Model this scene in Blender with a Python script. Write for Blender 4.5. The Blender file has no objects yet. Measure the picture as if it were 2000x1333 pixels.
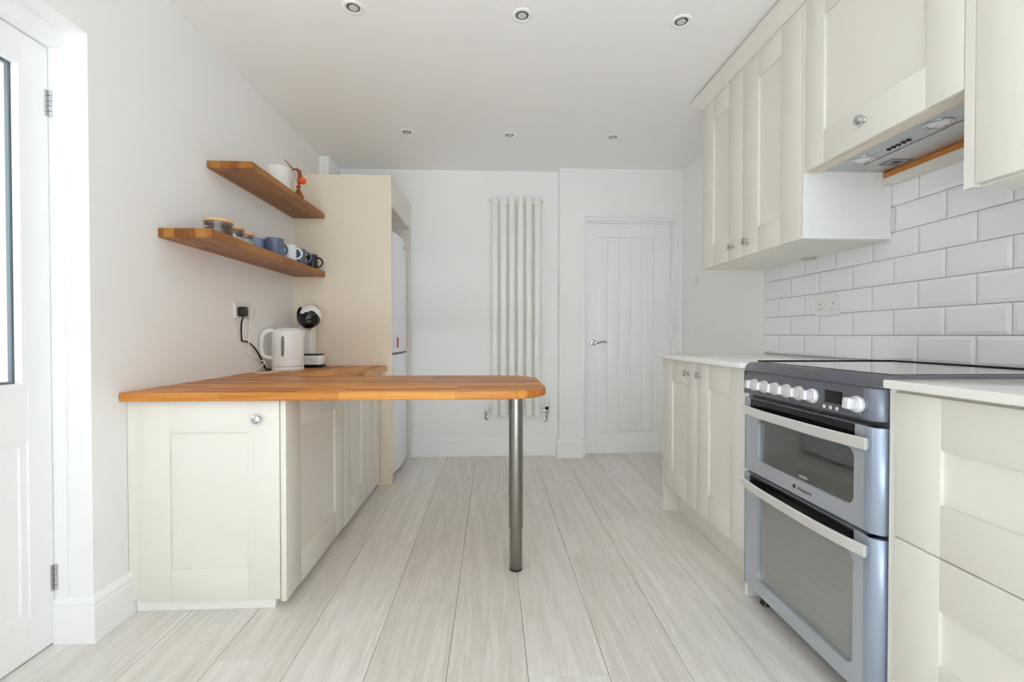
import bpy, bmesh, math, random
from mathutils import Vector, Matrix

random.seed(7)
scene = bpy.context.scene
COL = scene.collection
PI = math.pi

# ------------------------------------------------------------------ camera
FPX, VPX, VPY, CAM_H = 890.0, 961.0, 655.5, 1.015      # picture is 2000 x 1333
yaw = math.atan((1000 - VPX) / FPX)
pitch = -math.atan((666.5 - VPY) / FPX * math.cos(yaw))
cam_data = bpy.data.cameras.new('camera')
cam_data.sensor_width = 36.0
cam_data.sensor_fit = 'HORIZONTAL'
cam_data.lens = FPX / 2000.0 * 36.0
cam_data.clip_start = 0.02
cam = bpy.data.objects.new('camera', cam_data)
COL.objects.link(cam)
cam.location = (0, 0, CAM_H)
cam.rotation_euler = (PI / 2 + pitch, 0, -yaw)
scene.camera = cam

# ------------------------------------------------------------------ world and daylight
world = bpy.data.worlds.new('overcast_sky')
scene.world = world
world.use_nodes = True
bg = world.node_tree.nodes['Background']
bg.inputs['Color'].default_value = (0.93, 0.97, 1.0, 1)
bg.inputs['Strength'].default_value = 1.0


def area_light(name, loc, rot, sx, sy, power, color):
    d = bpy.data.lights.new(name, 'AREA')
    d.shape = 'RECTANGLE'
    d.size, d.size_y, d.energy, d.color = sx, sy, power, color
    o = bpy.data.objects.new(name, d)
    COL.objects.link(o)
    o.location, o.rotation_euler = loc, rot
    return o


# unseen source behind the camera: window assumed, enlarged to even the light
area_light('daylight_unseen_window', (0.12, -3.74, 1.22), (-PI / 2, 0, PI), 2.5, 2.1, 4.0, (0.79, 0.905, 1.0))
# daylight through the glazed outer door
area_light('daylight_door_glass', (-1.62, 1.17, 1.36), (0, -PI / 2, 0), 0.95, 0.50, 1.2, (0.92, 0.965, 1.0))

sun_data = bpy.data.lights.new('sun', 'SUN')  # added out of view; its patch on the floor lifts the ceiling
sun_data.energy, sun_data.angle, sun_data.color = 36.0, math.radians(3.0), (0.80, 0.91, 1.0)
sun = bpy.data.objects.new('sun', sun_data)
COL.objects.link(sun)
sun.location = (0, -8, 6)
sun.rotation_euler = (math.radians(49.0), 0, 0)

scene.view_settings.view_transform = 'Standard'
scene.view_settings.look = 'None'
scene.view_settings.gamma = 1.0
scene.view_settings.use_curve_mapping = False
scene.view_settings.exposure = 0.34
scene.cycles.max_bounces = 18
scene.cycles.diffuse_bounces = 14


# ------------------------------------------------------------------ materials
def lin(c):
    def f(v):
        v /= 255.0
        return v / 12.92 if v <= 0.04045 else ((v + 0.055) / 1.055) ** 2.4
    return (f(c[0]), f(c[1]), f(c[2]), 1.0)


def new_mat(name):
    m = bpy.data.materials.new(name)
    m.use_nodes = True
    return m, m.node_tree, m.node_tree.nodes['Principled BSDF']


def plain(name, rgb, rough=0.5, metal=0.0, bump=0.0, bump_scale=120.0, mott=0.0, mott_scale=6.0, coat=0.0, ior=1.5,
          stretch=(1, 1, 1)):
    """plain procedural surface: colour, slight mottling, fine relief"""
    m, nt, b = new_mat(name)
    b.inputs['Base Color'].default_value = lin(rgb)
    b.inputs['Roughness'].default_value = rough
    b.inputs['Metallic'].default_value = metal
    b.inputs['IOR'].default_value = ior
    b.inputs['Coat Weight'].default_value = coat
    tc = nt.nodes.new('ShaderNodeTexCoord')
    mp = nt.nodes.new('ShaderNodeMapping')
    mp.inputs['Scale'].default_value = stretch
    nt.links.new(tc.outputs['Object'], mp.inputs['Vector'])
    if mott > 0:
        n = nt.nodes.new('ShaderNodeTexNoise')
        n.inputs['Scale'].default_value = mott_scale
        n.inputs['Detail'].default_value = 4
        nt.links.new(mp.outputs['Vector'], n.inputs['Vector'])
        mx = nt.nodes.new('ShaderNodeMix')
        mx.data_type = 'RGBA'
        c = lin(rgb)
        mx.inputs['A'].default_value = tuple(v * (1 - mott) for v in c[:3]) + (1,)
        mx.inputs['B'].default_value = tuple(min(1, v * (1 + mott)) for v in c[:3]) + (1,)
        nt.links.new(n.outputs['Fac'], mx.inputs['Factor'])
        nt.links.new(mx.outputs['Result'], b.inputs['Base Color'])
    if bump > 0:
        n2 = nt.nodes.new('ShaderNodeTexNoise')
        n2.inputs['Scale'].default_value = bump_scale
        n2.inputs['Detail'].default_value = 3
        nt.links.new(mp.outputs['Vector'], n2.inputs['Vector'])
        bp = nt.nodes.new('ShaderNodeBump')
        bp.inputs['Strength'].default_value = bump
        bp.inputs['Distance'].default_value = 0.002
        nt.links.new(n2.outputs['Fac'], bp.inputs['Height'])
        nt.links.new(bp.outputs['Normal'], b.inputs['Normal'])
    return m


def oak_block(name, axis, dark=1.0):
    """oiled oak block board: staves along `axis`, grain along them"""
    m, nt, b = new_mat(name)
    N, L = nt.nodes, nt.links
    tc = N.new('ShaderNodeTexCoord')
    mp = N.new('ShaderNodeMapping')
    if axis == 'y':
        mp.inputs['Rotation'].default_value = (0, 0, -PI / 2)
    L.new(tc.outputs['Object'], mp.inputs['Vector'])
    br = N.new('ShaderNodeTexBrick')
    br.offset = 0.37
    br.inputs['Scale'].default_value = 1.0
    br.inputs['Brick Width'].default_value = 0.42
    br.inputs['Row Height'].default_value = 0.041
    br.inputs['Mortar Size'].default_value = 0.0006
    br.inputs['Mortar Smooth'].default_value = 0.6
    br.inputs['Color1'].default_value = (0.0, 0.0, 0.0, 1)
    br.inputs['Color2'].default_value = (1, 1, 1, 1)
    br.inputs['Mortar'].default_value = (0.3, 0.3, 0.3, 1)
    L.new(mp.outputs['Vector'], br.inputs['Vector'])
    g = N.new('ShaderNodeMapping')
    g.inputs['Scale'].default_value = (2.2, 60, 60)
    L.new(mp.outputs['Vector'], g.inputs['Vector'])
    n = N.new('ShaderNodeTexNoise')
    n.inputs['Scale'].default_value = 2.0
    n.inputs['Detail'].default_value = 7
    n.inputs['Roughness'].default_value = 0.62
    n.inputs['Distortion'].default_value = 0.35
    L.new(g.outputs['Vector'], n.inputs['Vector'])
    cr = N.new('ShaderNodeValToRGB')
    e = cr.color_ramp.elements
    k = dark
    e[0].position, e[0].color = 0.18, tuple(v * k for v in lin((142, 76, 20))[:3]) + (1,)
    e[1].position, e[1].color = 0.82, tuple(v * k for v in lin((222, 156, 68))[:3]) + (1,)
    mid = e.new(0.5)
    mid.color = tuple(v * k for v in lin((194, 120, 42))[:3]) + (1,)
    a = N.new('ShaderNodeMath')
    a.operation = 'MULTIPLY_ADD'
    a.inputs[1].default_value = 0.50
    L.new(br.outputs['Color'], a.inputs[0])
    s = N.new('ShaderNodeMath')
    s.operation = 'MULTIPLY_ADD'
    s.inputs[1].default_value = 0.75
    s.inputs[2].default_value = -0.12
    L.new(n.outputs['Fac'], s.inputs[0])
    L.new(s.outputs[0], a.inputs[2])
    L.new(a.outputs[0], cr.inputs['Fac'])
    L.new(cr.outputs['Color'], b.inputs['Base Color'])
    b.inputs['Roughness'].default_value = 0.42
    bp = N.new('ShaderNodeBump')
    bp.inputs['Strength'].default_value = 0.12
    bp.inputs['Distance'].default_value = 0.001
    L.new(n.outputs['Fac'], bp.inputs['Height'])
    L.new(bp.outputs['Normal'], b.inputs['Normal'])
    return m


def floor_oak(name):
    """pale washed oak laminate, tone and figure different on every board"""
    m, nt, b = new_mat(name)
    N, L = nt.nodes, nt.links
    tc = N.new('ShaderNodeTexCoord')
    oi = N.new('ShaderNodeObjectInfo')
    off = N.new('ShaderNodeVectorMath')
    off.operation = 'SCALE'
    off.inputs[0].default_value = (7.3, 31.0, 3.1)
    L.new(oi.outputs['Random'], off.inputs['Scale'])
    add = N.new('ShaderNodeVectorMath')
    add.operation = 'ADD'
    L.new(tc.outputs['Object'], add.inputs[0])
    L.new(off.outputs['Vector'], add.inputs[1])
    g = N.new('ShaderNodeMapping')
    g.inputs['Scale'].default_value = (24, 1.3, 1)
    L.new(add.outputs['Vector'], g.inputs['Vector'])
    n = N.new('ShaderNodeTexNoise')
    n.inputs['Scale'].default_value = 2.0
    n.inputs['Detail'].default_value = 10
    n.inputs['Roughness'].default_value = 0.72
    n.inputs['Distortion'].default_value = 1.4
    L.new(g.outputs['Vector'], n.inputs['Vector'])
    g2 = N.new('ShaderNodeMapping')
    g2.inputs['Scale'].default_value = (7.0, 0.9, 1)
    L.new(add.outputs['Vector'], g2.inputs['Vector'])
    w = N.new('ShaderNodeTexWave')
    w.wave_type = 'RINGS'
    w.rings_direction = 'SPHERICAL'
    w.inputs['Scale'].default_value = 0.55
    w.inputs['Distortion'].default_value = 9.0
    w.inputs['Detail'].default_value = 3
    w.inputs['Detail Scale'].default_value = 1.3
    L.new(g2.outputs['Vector'], w.inputs['Vector'])
    mx = N.new('ShaderNodeMath')
    mx.operation = 'MULTIPLY_ADD'
    mx.inputs[1].default_value = 0.07
    L.new(w.outputs['Fac'], mx.inputs[0])
    L.new(n.outputs['Fac'], mx.inputs[2])
    r = N.new('ShaderNodeMath')
    r.operation = 'MULTIPLY_ADD'
    r.inputs[1].default_value = 0.14
    L.new(oi.outputs['Random'], r.inputs[0])
    L.new(mx.outputs[0], r.inputs[2])
    cr = N.new('ShaderNodeValToRGB')
    e = cr.color_ramp.elements
    e[0].position, e[0].color = 0.34, lin((202, 196, 188))
    e[1].position, e[1].color = 0.82, lin((238, 235, 232))
    L.new(r.outputs[0], cr.inputs['Fac'])
    L.new(cr.outputs['Color'], b.inputs['Base Color'])
    b.inputs['Roughness'].default_value = 0.48
    bp = N.new('ShaderNodeBump')
    bp.inputs['Strength'].default_value = 0.10
    bp.inputs['Distance'].default_value = 0.001
    L.new(n.outputs['Fac'], bp.inputs['Height'])
    L.new(bp.outputs['Normal'], b.inputs['Normal'])
    return m


def pane(name, tint=(1, 1, 1), reflect=0.08, rough=0.02, body=None, body_mix=0.0):
    """thin sheet of glass: see-through, tinted, mirror-like at grazing angles"""
    m = bpy.data.materials.new(name)
    m.use_nodes = True
    nt = m.node_tree
    N, L = nt.nodes, nt.links
    N.clear()
    out = N.new('ShaderNodeOutputMaterial')
    tr = N.new('ShaderNodeBsdfTransparent')
    tr.inputs['Color'].default_value = tuple(tint) + (1,)
    gl = N.new('ShaderNodeBsdfGlossy')
    gl.inputs['Roughness'].default_value = rough
    lw = N.new('ShaderNodeLayerWeight')
    lw.inputs['Blend'].default_value = 0.5
    pw_ = N.new('ShaderNodeMath')
    pw_.operation = 'POWER'
    pw_.inputs[1].default_value = 5.0
    L.new(lw.outputs['Facing'], pw_.inputs[0])
    ad = N.new('ShaderNodeMath')
    ad.operation = 'MULTIPLY_ADD'
    ad.use_clamp = True
    ad.inputs[1].default_value = 0.9 - reflect
    ad.inputs[2].default_value = 0.04 + reflect
    L.new(pw_.outputs[0], ad.inputs[0])
    mix = N.new('ShaderNodeMixShader')
    L.new(ad.outputs[0], mix.inputs[0])
    first = tr.outputs[0]
    if body is not None:
        df = N.new('ShaderNodeBsdfDiffuse')
        df.inputs['Color'].default_value = lin(body)
        m2 = N.new('ShaderNodeMixShader')
        m2.inputs[0].default_value = body_mix
        L.new(tr.outputs[0], m2.inputs[1])
        L.new(df.outputs[0], m2.inputs[2])
        first = m2.outputs[0]
    L.new(first, mix.inputs[1])
    L.new(gl.outputs[0], mix.inputs[2])
    L.new(mix.outputs[0], out.inputs[0])
    return m


WALL = plain('white_wall_paint', (244, 243, 243), 0.75, bump=0.05, bump_scale=240, mott=0.012, mott_scale=2)
CEIL = plain('ceiling_paint', (245, 243, 242), 0.85, bump=0.04, bump_scale=200, mott=0.01, mott_scale=2)
GLOSSW = plain('white_satin_paint', (246, 246, 247), 0.35, mott=0.008, mott_scale=5)
CREAM = plain('ivory_cabinet_paint', (228, 224, 216), 0.42, bump=0.05, bump_scale=30, mott=0.006, mott_scale=14,
              stretch=(16, 16, 0.6))
CARC = plain('ivory_carcass_laminate', (233, 230, 221), 0.4, mott=0.006)
BEIGE = plain('beige_end_panel_paint', (231, 219, 201), 0.5, bump=0.12, bump_scale=40, mott=0.01, stretch=(10, 10, 0.8))
WHITELAM = plain('white_laminate', (241, 240, 238), 0.4, mott=0.006)
OAK_X = oak_block('oak_block_along_x', 'x')
OAK_Y = oak_block('oak_block_along_y', 'y')
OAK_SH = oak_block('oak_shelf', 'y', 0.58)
FLOOR = floor_oak('washed_oak_laminate')
SUB = plain('dark_underlay', (92, 86, 79), 0.9, mott=0.05)
QUARTZ = plain('white_quartz', (240, 238, 234), 0.12, mott=0.01, mott_scale=60)
TILE = plain('white_glazed_tile', (238, 238, 242), 0.08, bump=0.03, bump_scale=18)
GROUT = plain('grey_grout', (150, 147, 146), 0.9, bump=0.2, bump_scale=300)
CHROME = plain('polished_chrome', (205, 206, 208), 0.12, 1.0, mott=0.02)
STEEL = plain('brushed_steel', (146, 142, 136), 0.26, 1.0, mott=0.05, mott_scale=10, stretch=(30, 30, 1), bump=0.06)
HOODSTEEL = plain('brushed_hood_steel', (200, 200, 200), 0.38, 0.85, mott=0.05, mott_scale=12, stretch=(1, 30, 1))
PLWHITE = plain('white_plastic', (240, 240, 239), 0.3, mott=0.006)
SOCKET = plain('socket_white_plastic', (232, 230, 229), 0.35, mott=0.006)
BLACK = plain('black_plastic', (22, 22, 23), 0.3, mott=0.05)
BLACKG = plain('black_gloss_plastic', (13, 13, 14), 0.10, mott=0.05)
DARKHOLE = plain('dark_cavity', (30, 30, 32), 0.8, mott=0.05)
RADW = plain('radiator_enamel', (241, 240, 236), 0.25, mott=0.006)
FRIDGEW = plain('fridge_enamel', (236, 239, 246), 0.22, mott=0.006)
RED = plain('red_label', (206, 60, 58), 0.5, mott=0.1, mott_scale=80)
GREYP = plain('grey_print', (120, 122, 126), 0.5, mott=0.05)
COOKGREY = plain('cooker_graphite_enamel', (104, 106, 116), 0.28, 0.35, mott=0.03, mott_scale=30)
COOKMID = plain('cooker_mid_grey_trim', (126, 131, 146), 0.3, 0.4, mott=0.02)
COOKBLUE = plain('cooker_blue_grey_trim', (164, 176, 196), 0.28, 0.5, mott=0.02)
COOKSIL = plain('cooker_silver_face', (190, 195, 204), 0.30, 0.55, mott=0.02)
HANDLE = plain('brushed_aluminium_handle', (238, 238, 236), 0.3, 0.6, mott=0.02, stretch=(1, 1, 20))
KNOBW = plain('satin_silver_knob', (236, 236, 240), 0.28, 0.45, mott=0.01)
HOBGLASS = plain('black_ceramic_glass', (16, 16, 18), 0.03, mott=0.05, coat=1.0, ior=2.2)
OVENGLASS = pane('oven_window_glass', (0.80, 0.82, 0.80), 0.13, 0.04, (112, 114, 110), 0.22)
OVENGLASS_REFL = pane('oven_glass_painted_reflection', (0.80, 0.82, 0.80), 0.20, 0.06, (176, 178, 174), 0.42)  # lower window paler: reflected floor and cabinets put into its body colour
ENAMEL = plain('oven_enamel', (62, 64, 64), 0.35, mott=0.05)
DISPLAY = plain('display_glass', (24, 24, 26), 0.15, mott=0.05)
RUST = plain('rust_stain', (98, 66, 52), 0.7, mott=0.3, mott_scale=90)
CLEAR = pane('clear_pane', (0.97, 0.99, 0.985), 0.0)
JARG = pane('jar_glass', (0.975, 0.98, 0.98), 0.02)
SPACER = plain('glazing_spacer', (112, 124, 134), 0.4, 0.4, mott=0.05)
BAMBOO = plain('bamboo_lid', (214, 176, 128), 0.5, mott=0.10, mott_scale=40, stretch=(8, 1, 8))
CORKD = plain('lid_seal', (140, 104, 80), 0.7, mott=0.1)
COFFEE = plain('coffee_beans', (74, 46, 36), 0.7, bump=0.6, bump_scale=160, mott=0.3, mott_scale=120)
PALEF = plain('pale_jar_contents', (214, 198, 180), 0.8, bump=0.6, bump_scale=180, mott=0.15, mott_scale=120)
MUG_LB = plain('light_blue_glaze', (122, 152, 190), 0.25, mott=0.05)
MUG_B = plain('denim_blue_glaze', (92, 102, 132), 0.25, mott=0.05)
MUG_W = plain('pale_blue_white_glaze', (226, 232, 238), 0.25, mott=0.02)
MUG_G = plain('slate_blue_glaze', (92, 98, 122), 0.3, mott=0.05)
MUG_K = plain('black_glaze', (30, 31, 38), 0.3, mott=0.05)
CERW = plain('white_ribbed_ceramic', (240, 238, 235), 0.4, mott=0.01)
AMBER = plain('amber_glass', (150, 76, 28), 0.12, mott=0.15)
TWIG = plain('rust_dried_stem', (150, 76, 46), 0.8, mott=0.2, mott_scale=60)
ORANGE = plain('orange_seed_pod', (240, 88, 14), 0.4, mott=0.15, mott_scale=60)
PINE = plain('raw_pine_batten', (196, 124, 58), 0.6, mott=0.2, mott_scale=30, stretch=(8, 0.6, 8))
LAMPOFF = plain('frosted_lamp', (206, 203, 196), 0.35, mott=0.05)
BULBD = plain('dark_reflector', (112, 110, 104), 0.2, 0.8, mott=0.2, mott_scale=40)
FRAMEW = plain('window_frame_white', (238, 238, 238), 0.35, mott=0.006)
LEADG = plain('white_cable', (232, 228, 226), 0.4, mott=0.01)
WATER = plain('level_window_plastic', (128, 128, 130), 0.2, mott=0.12, mott_scale=60)

# ------------------------------------------------------------------ building helpers
WL = {}      # world position of every object's origin


class MB:
    """collects shapes given in world coordinates and links them as ONE mesh object"""

    def __init__(self):
        self.v, self.f, self.sm = [], [], []

    def add(self, vs, fs, smooth=False):
        b = len(self.v)
        self.v += [Vector(p) for p in vs]
        self.f += [[i + b for i in f] for f in fs]
        self.sm += [smooth] * len(fs)
        return self

    def box(self, x0, x1, y0, y1, z0, z1, bev=0.0, seg=2):
        if x0 > x1: x0, x1 = x1, x0
        if y0 > y1: y0, y1 = y1, y0
        if z0 > z1: z0, z1 = z1, z0
        if bev <= 0:
            vs = [(x0, y0, z0), (x1, y0, z0), (x1, y1, z0), (x0, y1, z0),
                  (x0, y0, z1), (x1, y0, z1), (x1, y1, z1), (x0, y1, z1)]
            fs = [(0, 3, 2, 1), (4, 5, 6, 7), (0, 1, 5, 4), (1, 2, 6, 5), (2, 3, 7, 6), (3, 0, 4, 7)]
            return self.add(vs, fs)
        bm = bmesh.new()
        bmesh.ops.create_cube(bm, size=1.0)
        c = Vector(((x0 + x1) / 2, (y0 + y1) / 2, (z0 + z1) / 2))
        for v in bm.verts:
            v.co = Vector((v.co.x * (x1 - x0), v.co.y * (y1 - y0), v.co.z * (z1 - z0))) + c
        bmesh.ops.bevel(bm, geom=bm.edges[:], offset=bev, segments=seg, affect='EDGES', profile=0.5)
        return self.take(bm, True)

    def take(self, bm, smooth):
        bm.verts.index_update()
        self.add([v.co.copy() for v in bm.verts], [[v.index for v in f.verts] for f in bm.faces], smooth)
        bm.free()
        return self

    def prism(self, pts, axis, a0, a1, bev=0.0, seg=2, smooth=False):
        """pts 2-D outline; axis 'x': (y,z), 'y': (x,z), 'z': (x,y)"""
        def P(p, a):
            return {'x': (a, p[0], p[1]), 'y': (p[0], a, p[1]), 'z': (p[0], p[1], a)}[axis]
        n = len(pts)
        vs = [P(p, a0) for p in pts] + [P(p, a1) for p in pts]
        fs = [list(range(n)), list(range(2 * n - 1, n - 1, -1))]
        fs += [[i, n + i, n + (i + 1) % n, (i + 1) % n] for i in range(n)]
        bm = bmesh.new()
        bv = [bm.verts.new(v) for v in vs]
        for f in fs:
            bm.faces.new([bv[i] for i in f])
        bmesh.ops.recalc_face_normals(bm, faces=bm.faces[:])
        if bev > 0:
            bm.faces.ensure_lookup_table()
            ed = set(bm.faces[0].edges) | set(bm.faces[1].edges)
            bmesh.ops.bevel(bm, geom=list(ed), offset=bev, segments=seg, affect='EDGES', profile=0.5)
        return self.take(bm, smooth or bev > 0)

    def ring(self, outer, inner, axis, a0, a1):
        """frame with a hole: outer and inner outlines have the same number of points"""
        def P(p, a):
            return {'x': (a, p[0], p[1]), 'y': (p[0], a, p[1]), 'z': (p[0], p[1], a)}[axis]
        n = len(outer)
        vs = [P(p, a0) for p in outer] + [P(p, a0) for p in inner] + [P(p, a1) for p in outer] + [P(p, a1) for p in inner]
        fs = []
        for i in range(n):
            j = (i + 1) % n
            fs += [[i, j, n + j, n + i], [2 * n + i, 3 * n + i, 3 * n + j, 2 * n + j],
                   [i, 2 * n + i, 2 * n + j, j], [n + i, n + j, 3 * n + j, 3 * n + i]]
        bm = bmesh.new()
        bv = [bm.verts.new(v) for v in vs]
        for f in fs:
            bm.faces.new([bv[i] for i in f])
        bmesh.ops.recalc_face_normals(bm, faces=bm.faces[:])
        return self.take(bm, True)

    def lathe(self, origin, axis, prof, seg=24, cap=True):
        """prof: (radius, distance along axis); revolve about axis through origin"""
        a = Vector(axis).normalized()
        u = a.orthogonal().normalized()
        w = a.cross(u)
        o = Vector(origin)
        vs, fs = [], []
        for r, h in prof:
            for i in range(seg):
                t = 2 * PI * i / seg
                vs.append(o + a * h + (u * math.cos(t) + w * math.sin(t)) * r)
        for k in range(len(prof) - 1):
            for i in range(seg):
                j = (i + 1) % seg
                fs.append([k * seg + i, k * seg + j, (k + 1) * seg + j, (k + 1) * seg + i])
        if cap:
            fs.append(list(range(seg - 1, -1, -1)))
            b = (len(prof) - 1) * seg
            fs.append([b + i for i in range(seg)])
        return self.add(vs, fs, True)

    def tube(self, pts, r, seg=8, smooth_pts=0, flat=None):
        """round bar along a path; r a number or one radius per point"""
        pts = [Vector(p) for p in pts]
        if smooth_pts:
            out = []
            n = len(pts)
            for i in range(n - 1):
                p0, p1, p2, p3 = pts[max(i - 1, 0)], pts[i], pts[i + 1], pts[min(i + 2, n - 1)]
                for s in range(smooth_pts):
                    t = s / smooth_pts
                    out.append(0.5 * ((2 * p1) + (p2 - p0) * t + (2 * p0 - 5 * p1 + 4 * p2 - p3) * t * t
                                      + (3 * p1 - p0 - 3 * p2 + p3) * t ** 3))
            out.append(pts[-1])
            if not isinstance(r, (int, float)):
                rr = []
                for i in range(n - 1):
                    for s in range(smooth_pts):
                        rr.append(r[i] + (r[i + 1] - r[i]) * s / smooth_pts)
                r = rr + [r[-1]]
            pts = out
        n = len(pts)
        rs = [r] * n if isinstance(r, (int, float)) else r
        vs, fs = [], []
        u = None
        for i in range(n):
            d = (pts[min(i + 1, n - 1)] - pts[max(i - 1, 0)]).normalized()
            if u is None:
                u = d.orthogonal().normalized()
            else:
                u = (u - d * u.dot(d)).normalized()
            w = d.cross(u)
            for k in range(seg):
                t = 2 * PI * k / seg
                vs.append(pts[i] + (u * math.cos(t) + w * math.sin(t)) * rs[i])
        for i in range(n - 1):
            for k in range(seg):
                j = (k + 1) % seg
                fs.append([i * seg + k, i * seg + j, (i + 1) * seg + j, (i + 1) * seg + k])
        fs.append(list(range(seg - 1, -1, -1)))
        fs.append([(n - 1) * seg + k for k in range(seg)])
        return self.add(vs, fs, True)

    def ball(self, c, r, scale=(1, 1, 1), seg=20, rings=12):
        c = Vector(c)
        bm = bmesh.new()
        bmesh.ops.create_uvsphere(bm, u_segments=seg, v_segments=rings, radius=r)
        for v in bm.verts:
            v.co = Vector((v.co.x * scale[0], v.co.y * scale[1], v.co.z * scale[2])) + c
        return self.take(bm, True)

    def build(self, name, mat, parent=None, origin=None, angle=35):
        xs = [p.x for p in self.v]; ys = [p.y for p in self.v]; zs = [p.z for p in self.v]
        if origin is None:
            zc = (min(zs) + max(zs)) / 2 if parent else min(zs)
            origin = Vector(((min(xs) + max(xs)) / 2, (min(ys) + max(ys)) / 2, zc))
        origin = Vector(origin)
        me = bpy.data.meshes.new(name)
        me.from_pydata([tuple(p - origin) for p in self.v], [], self.f)
        bm = bmesh.new()
        bm.from_mesh(me)
        bmesh.ops.recalc_face_normals(bm, faces=bm.faces[:])
        bm.to_mesh(me)
        bm.free()
        if any(self.sm):
            for p, s in zip(me.polygons, self.sm):
                p.use_smooth = True
            me.set_sharp_from_angle(angle=math.radians(angle))
        me.materials.append(mat)
        return link(name, me, parent, origin)


def link(name, data, parent, origin):
    o = bpy.data.objects.new(name, data)
    COL.objects.link(o)
    origin = Vector(origin)
    if parent:
        o.parent = parent
        o.location = origin - WL[parent.name]
    else:
        o.location = origin
    WL[o.name] = origin.copy()
    return o


def box(name, x0, x1, y0, y1, z0, z1, mat, parent=None, bev=0.0, seg=2):
    return MB().box(x0, x1, y0, y1, z0, z1, bev, seg).build(name, mat, parent)


def tag(o, label, cat, group=None):
    o['label'], o['category'] = label, cat
    if group:
        o['group'] = group
    return o


def thing(name, label, cat, loc, group=None):
    return tag(link(name, None, None, loc), label, cat, group)


def struct(o, label=None):
    o['kind'] = 'structure'
    if label:
        o['label'] = label
    return o


def rrect(a0, a1, b0, b1, r, n=6):
    if not isinstance(r, (tuple, list)):
        r = (r, r, r, r)
    pts = []
    cs = [(a0 + r[0], b0 + r[0], PI, r[0]), (a1 - r[1], b0 + r[1], 1.5 * PI, r[1]),
          (a1 - r[2], b1 - r[2], 0, r[2]), (a0 + r[3], b1 - r[3], 0.5 * PI, r[3])]
    for cx, cy, t0, rr in cs:
        for i in range(n + 1):
            t = t0 + 0.5 * PI * i / n
            pts.append((cx + rr * math.cos(t), cy + rr * math.sin(t)))
    return pts


# ------------------------------------------------------------------ room dimensions
XL, XR = -1.325, 1.590          # side walls
YB, YD, YR = 3.835, 3.748, -3.60  # back wall (radiator part, door part), wall behind the camera
ZC = 2.392
XP = 0.556                      # where the back wall steps forward
CG = 'boards of the washed oak floor'

# ------------------------------------------------------------------ floor
floor = struct(box('floor', XL - 0.3, XR + 0.05, YR - 0.05, YB + 0.12, -0.06, -0.009, SUB),
               'pale washed oak laminate floor of wide boards')
PW, PL = 0.2425, 2.07
joint = {-3: 2.237, -2: 1.72, -1: 2.907, 0: 1.338, 1: 2.068, 2: 2.471, 3: 1.675, 4: 2.9, 5: 2.2, -4: 1.45, -5: 2.75, -6: 2.05}
plank_mesh = {}
for c in range(-7, 7):
    x0, x1 = 0.107 + c * PW, 0.107 + (c + 1) * PW
    x0, x1 = max(x0, XL - 0.16), min(x1, XR - 0.0)
    if x1 - x0 < 0.02:
        continue
    j = joint.get(c, 1.9)
    while j > YR:
        j -= PL
    y = j
    while y < YB + 0.08:
        y0, y1 = max(y, YR), min(y + PL, YB + 0.08)
        y += PL
        if y1 - y0 < 0.02:
            continue
        g = 0.0007
        lx, ly = round(x1 - x0 - 2 * g, 4), round(y1 - y0 - 2 * g, 4)
        key = (lx, ly)
        cx, cy = (x0 + x1) / 2, (y0 + y1) / 2
        if key not in plank_mesh:
            o = MB().box(cx - lx / 2, cx + lx / 2, cy - ly / 2, cy + ly / 2, -0.009, 0.0, 0.0012, 1).build('plank', FLOOR, floor)
            plank_mesh[key] = o.data
        else:
            link('plank', plank_mesh[key], floor, (cx, cy, -0.0045))

# ------------------------------------------------------------------ walls and ceiling
struct(box('ceiling', XL - 0.3, XR + 0.1, YR - 0.15, YB + 0.15, ZC, ZC + 0.1, CEIL), 'plain white ceiling with recessed lights')

DY0, DY1, DZ = 0.72, 1.565, 2.004      # outer doorway in the left wall
wl = MB()
wl.box(XL - 0.19, XL, DY1, YB + 0.12, 0, ZC)
wl.box(XL - 0.19, XL, YR - 0.12, DY0, 0, ZC)
wl.box(XL - 0.19, XL, DY0, DY1, DZ, ZC)
struct(wl.build('wall_left', WALL), 'white painted left wall with the outer doorway')
struct(box('wall_back', XL, XP, YB, YB + 0.12, 0, ZC, WALL), 'white back wall behind the radiator')
OX0, OX1, OZ = 0.752, 1.556, 2.012
wd = MB()
wd.box(XP, OX0, YD, YB + 0.12, 0, ZC)
wd.box(OX1, XR, YD, YB + 0.12, 0, ZC)
wd.box(OX0, OX1, YD, YB + 0.12, OZ, ZC)
struct(wd.build('wall_door', WALL), 'white wall section around the inner door')
wall_right = struct(box('wall_right', XR, XR + 0.12, YR - 0.12, YB + 0.12, 0, ZC, WALL), 'white right wall with tiled splashback')
struct(box('trim_1', XL, -1.252, 3.577, YB, 0, ZC, WALL), 'white boxed-in pipe in the corner above the tall unit')
# wall behind the camera with an unseen window added and widened for daylight
RW = (-1.15, 1.40, 0.12, 2.24)
wr = MB()
wr.box(XL - 0.25, RW[0], YR - 0.12, YR, 0, ZC)
wr.box(RW[1], XR + 0.12, YR - 0.12, YR, 0, ZC)
wr.box(RW[0], RW[1], YR - 0.12, YR, 0, RW[2])
wr.box(RW[0], RW[1], YR - 0.12, YR, RW[3], ZC)
struct(wr.build('wall_rear', WALL), 'white wall behind the viewer with an added wide window')
w1 = struct(MB().ring(rrect(RW[0], RW[1], RW[2], RW[3], .001, 1), rrect(RW[0] + .06, RW[1] - .06, RW[2] + .06, RW[3] - .06, .001, 1),
                      'y', YR - 0.10, YR - 0.04).build('window_1', FRAMEW), 'wide white framed window added out of view for daylight')
box('window_mullion', 0.095, 0.155, YR - 0.095, YR - 0.045, RW[2] + .06, RW[3] - .06, FRAMEW, w1)
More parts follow.
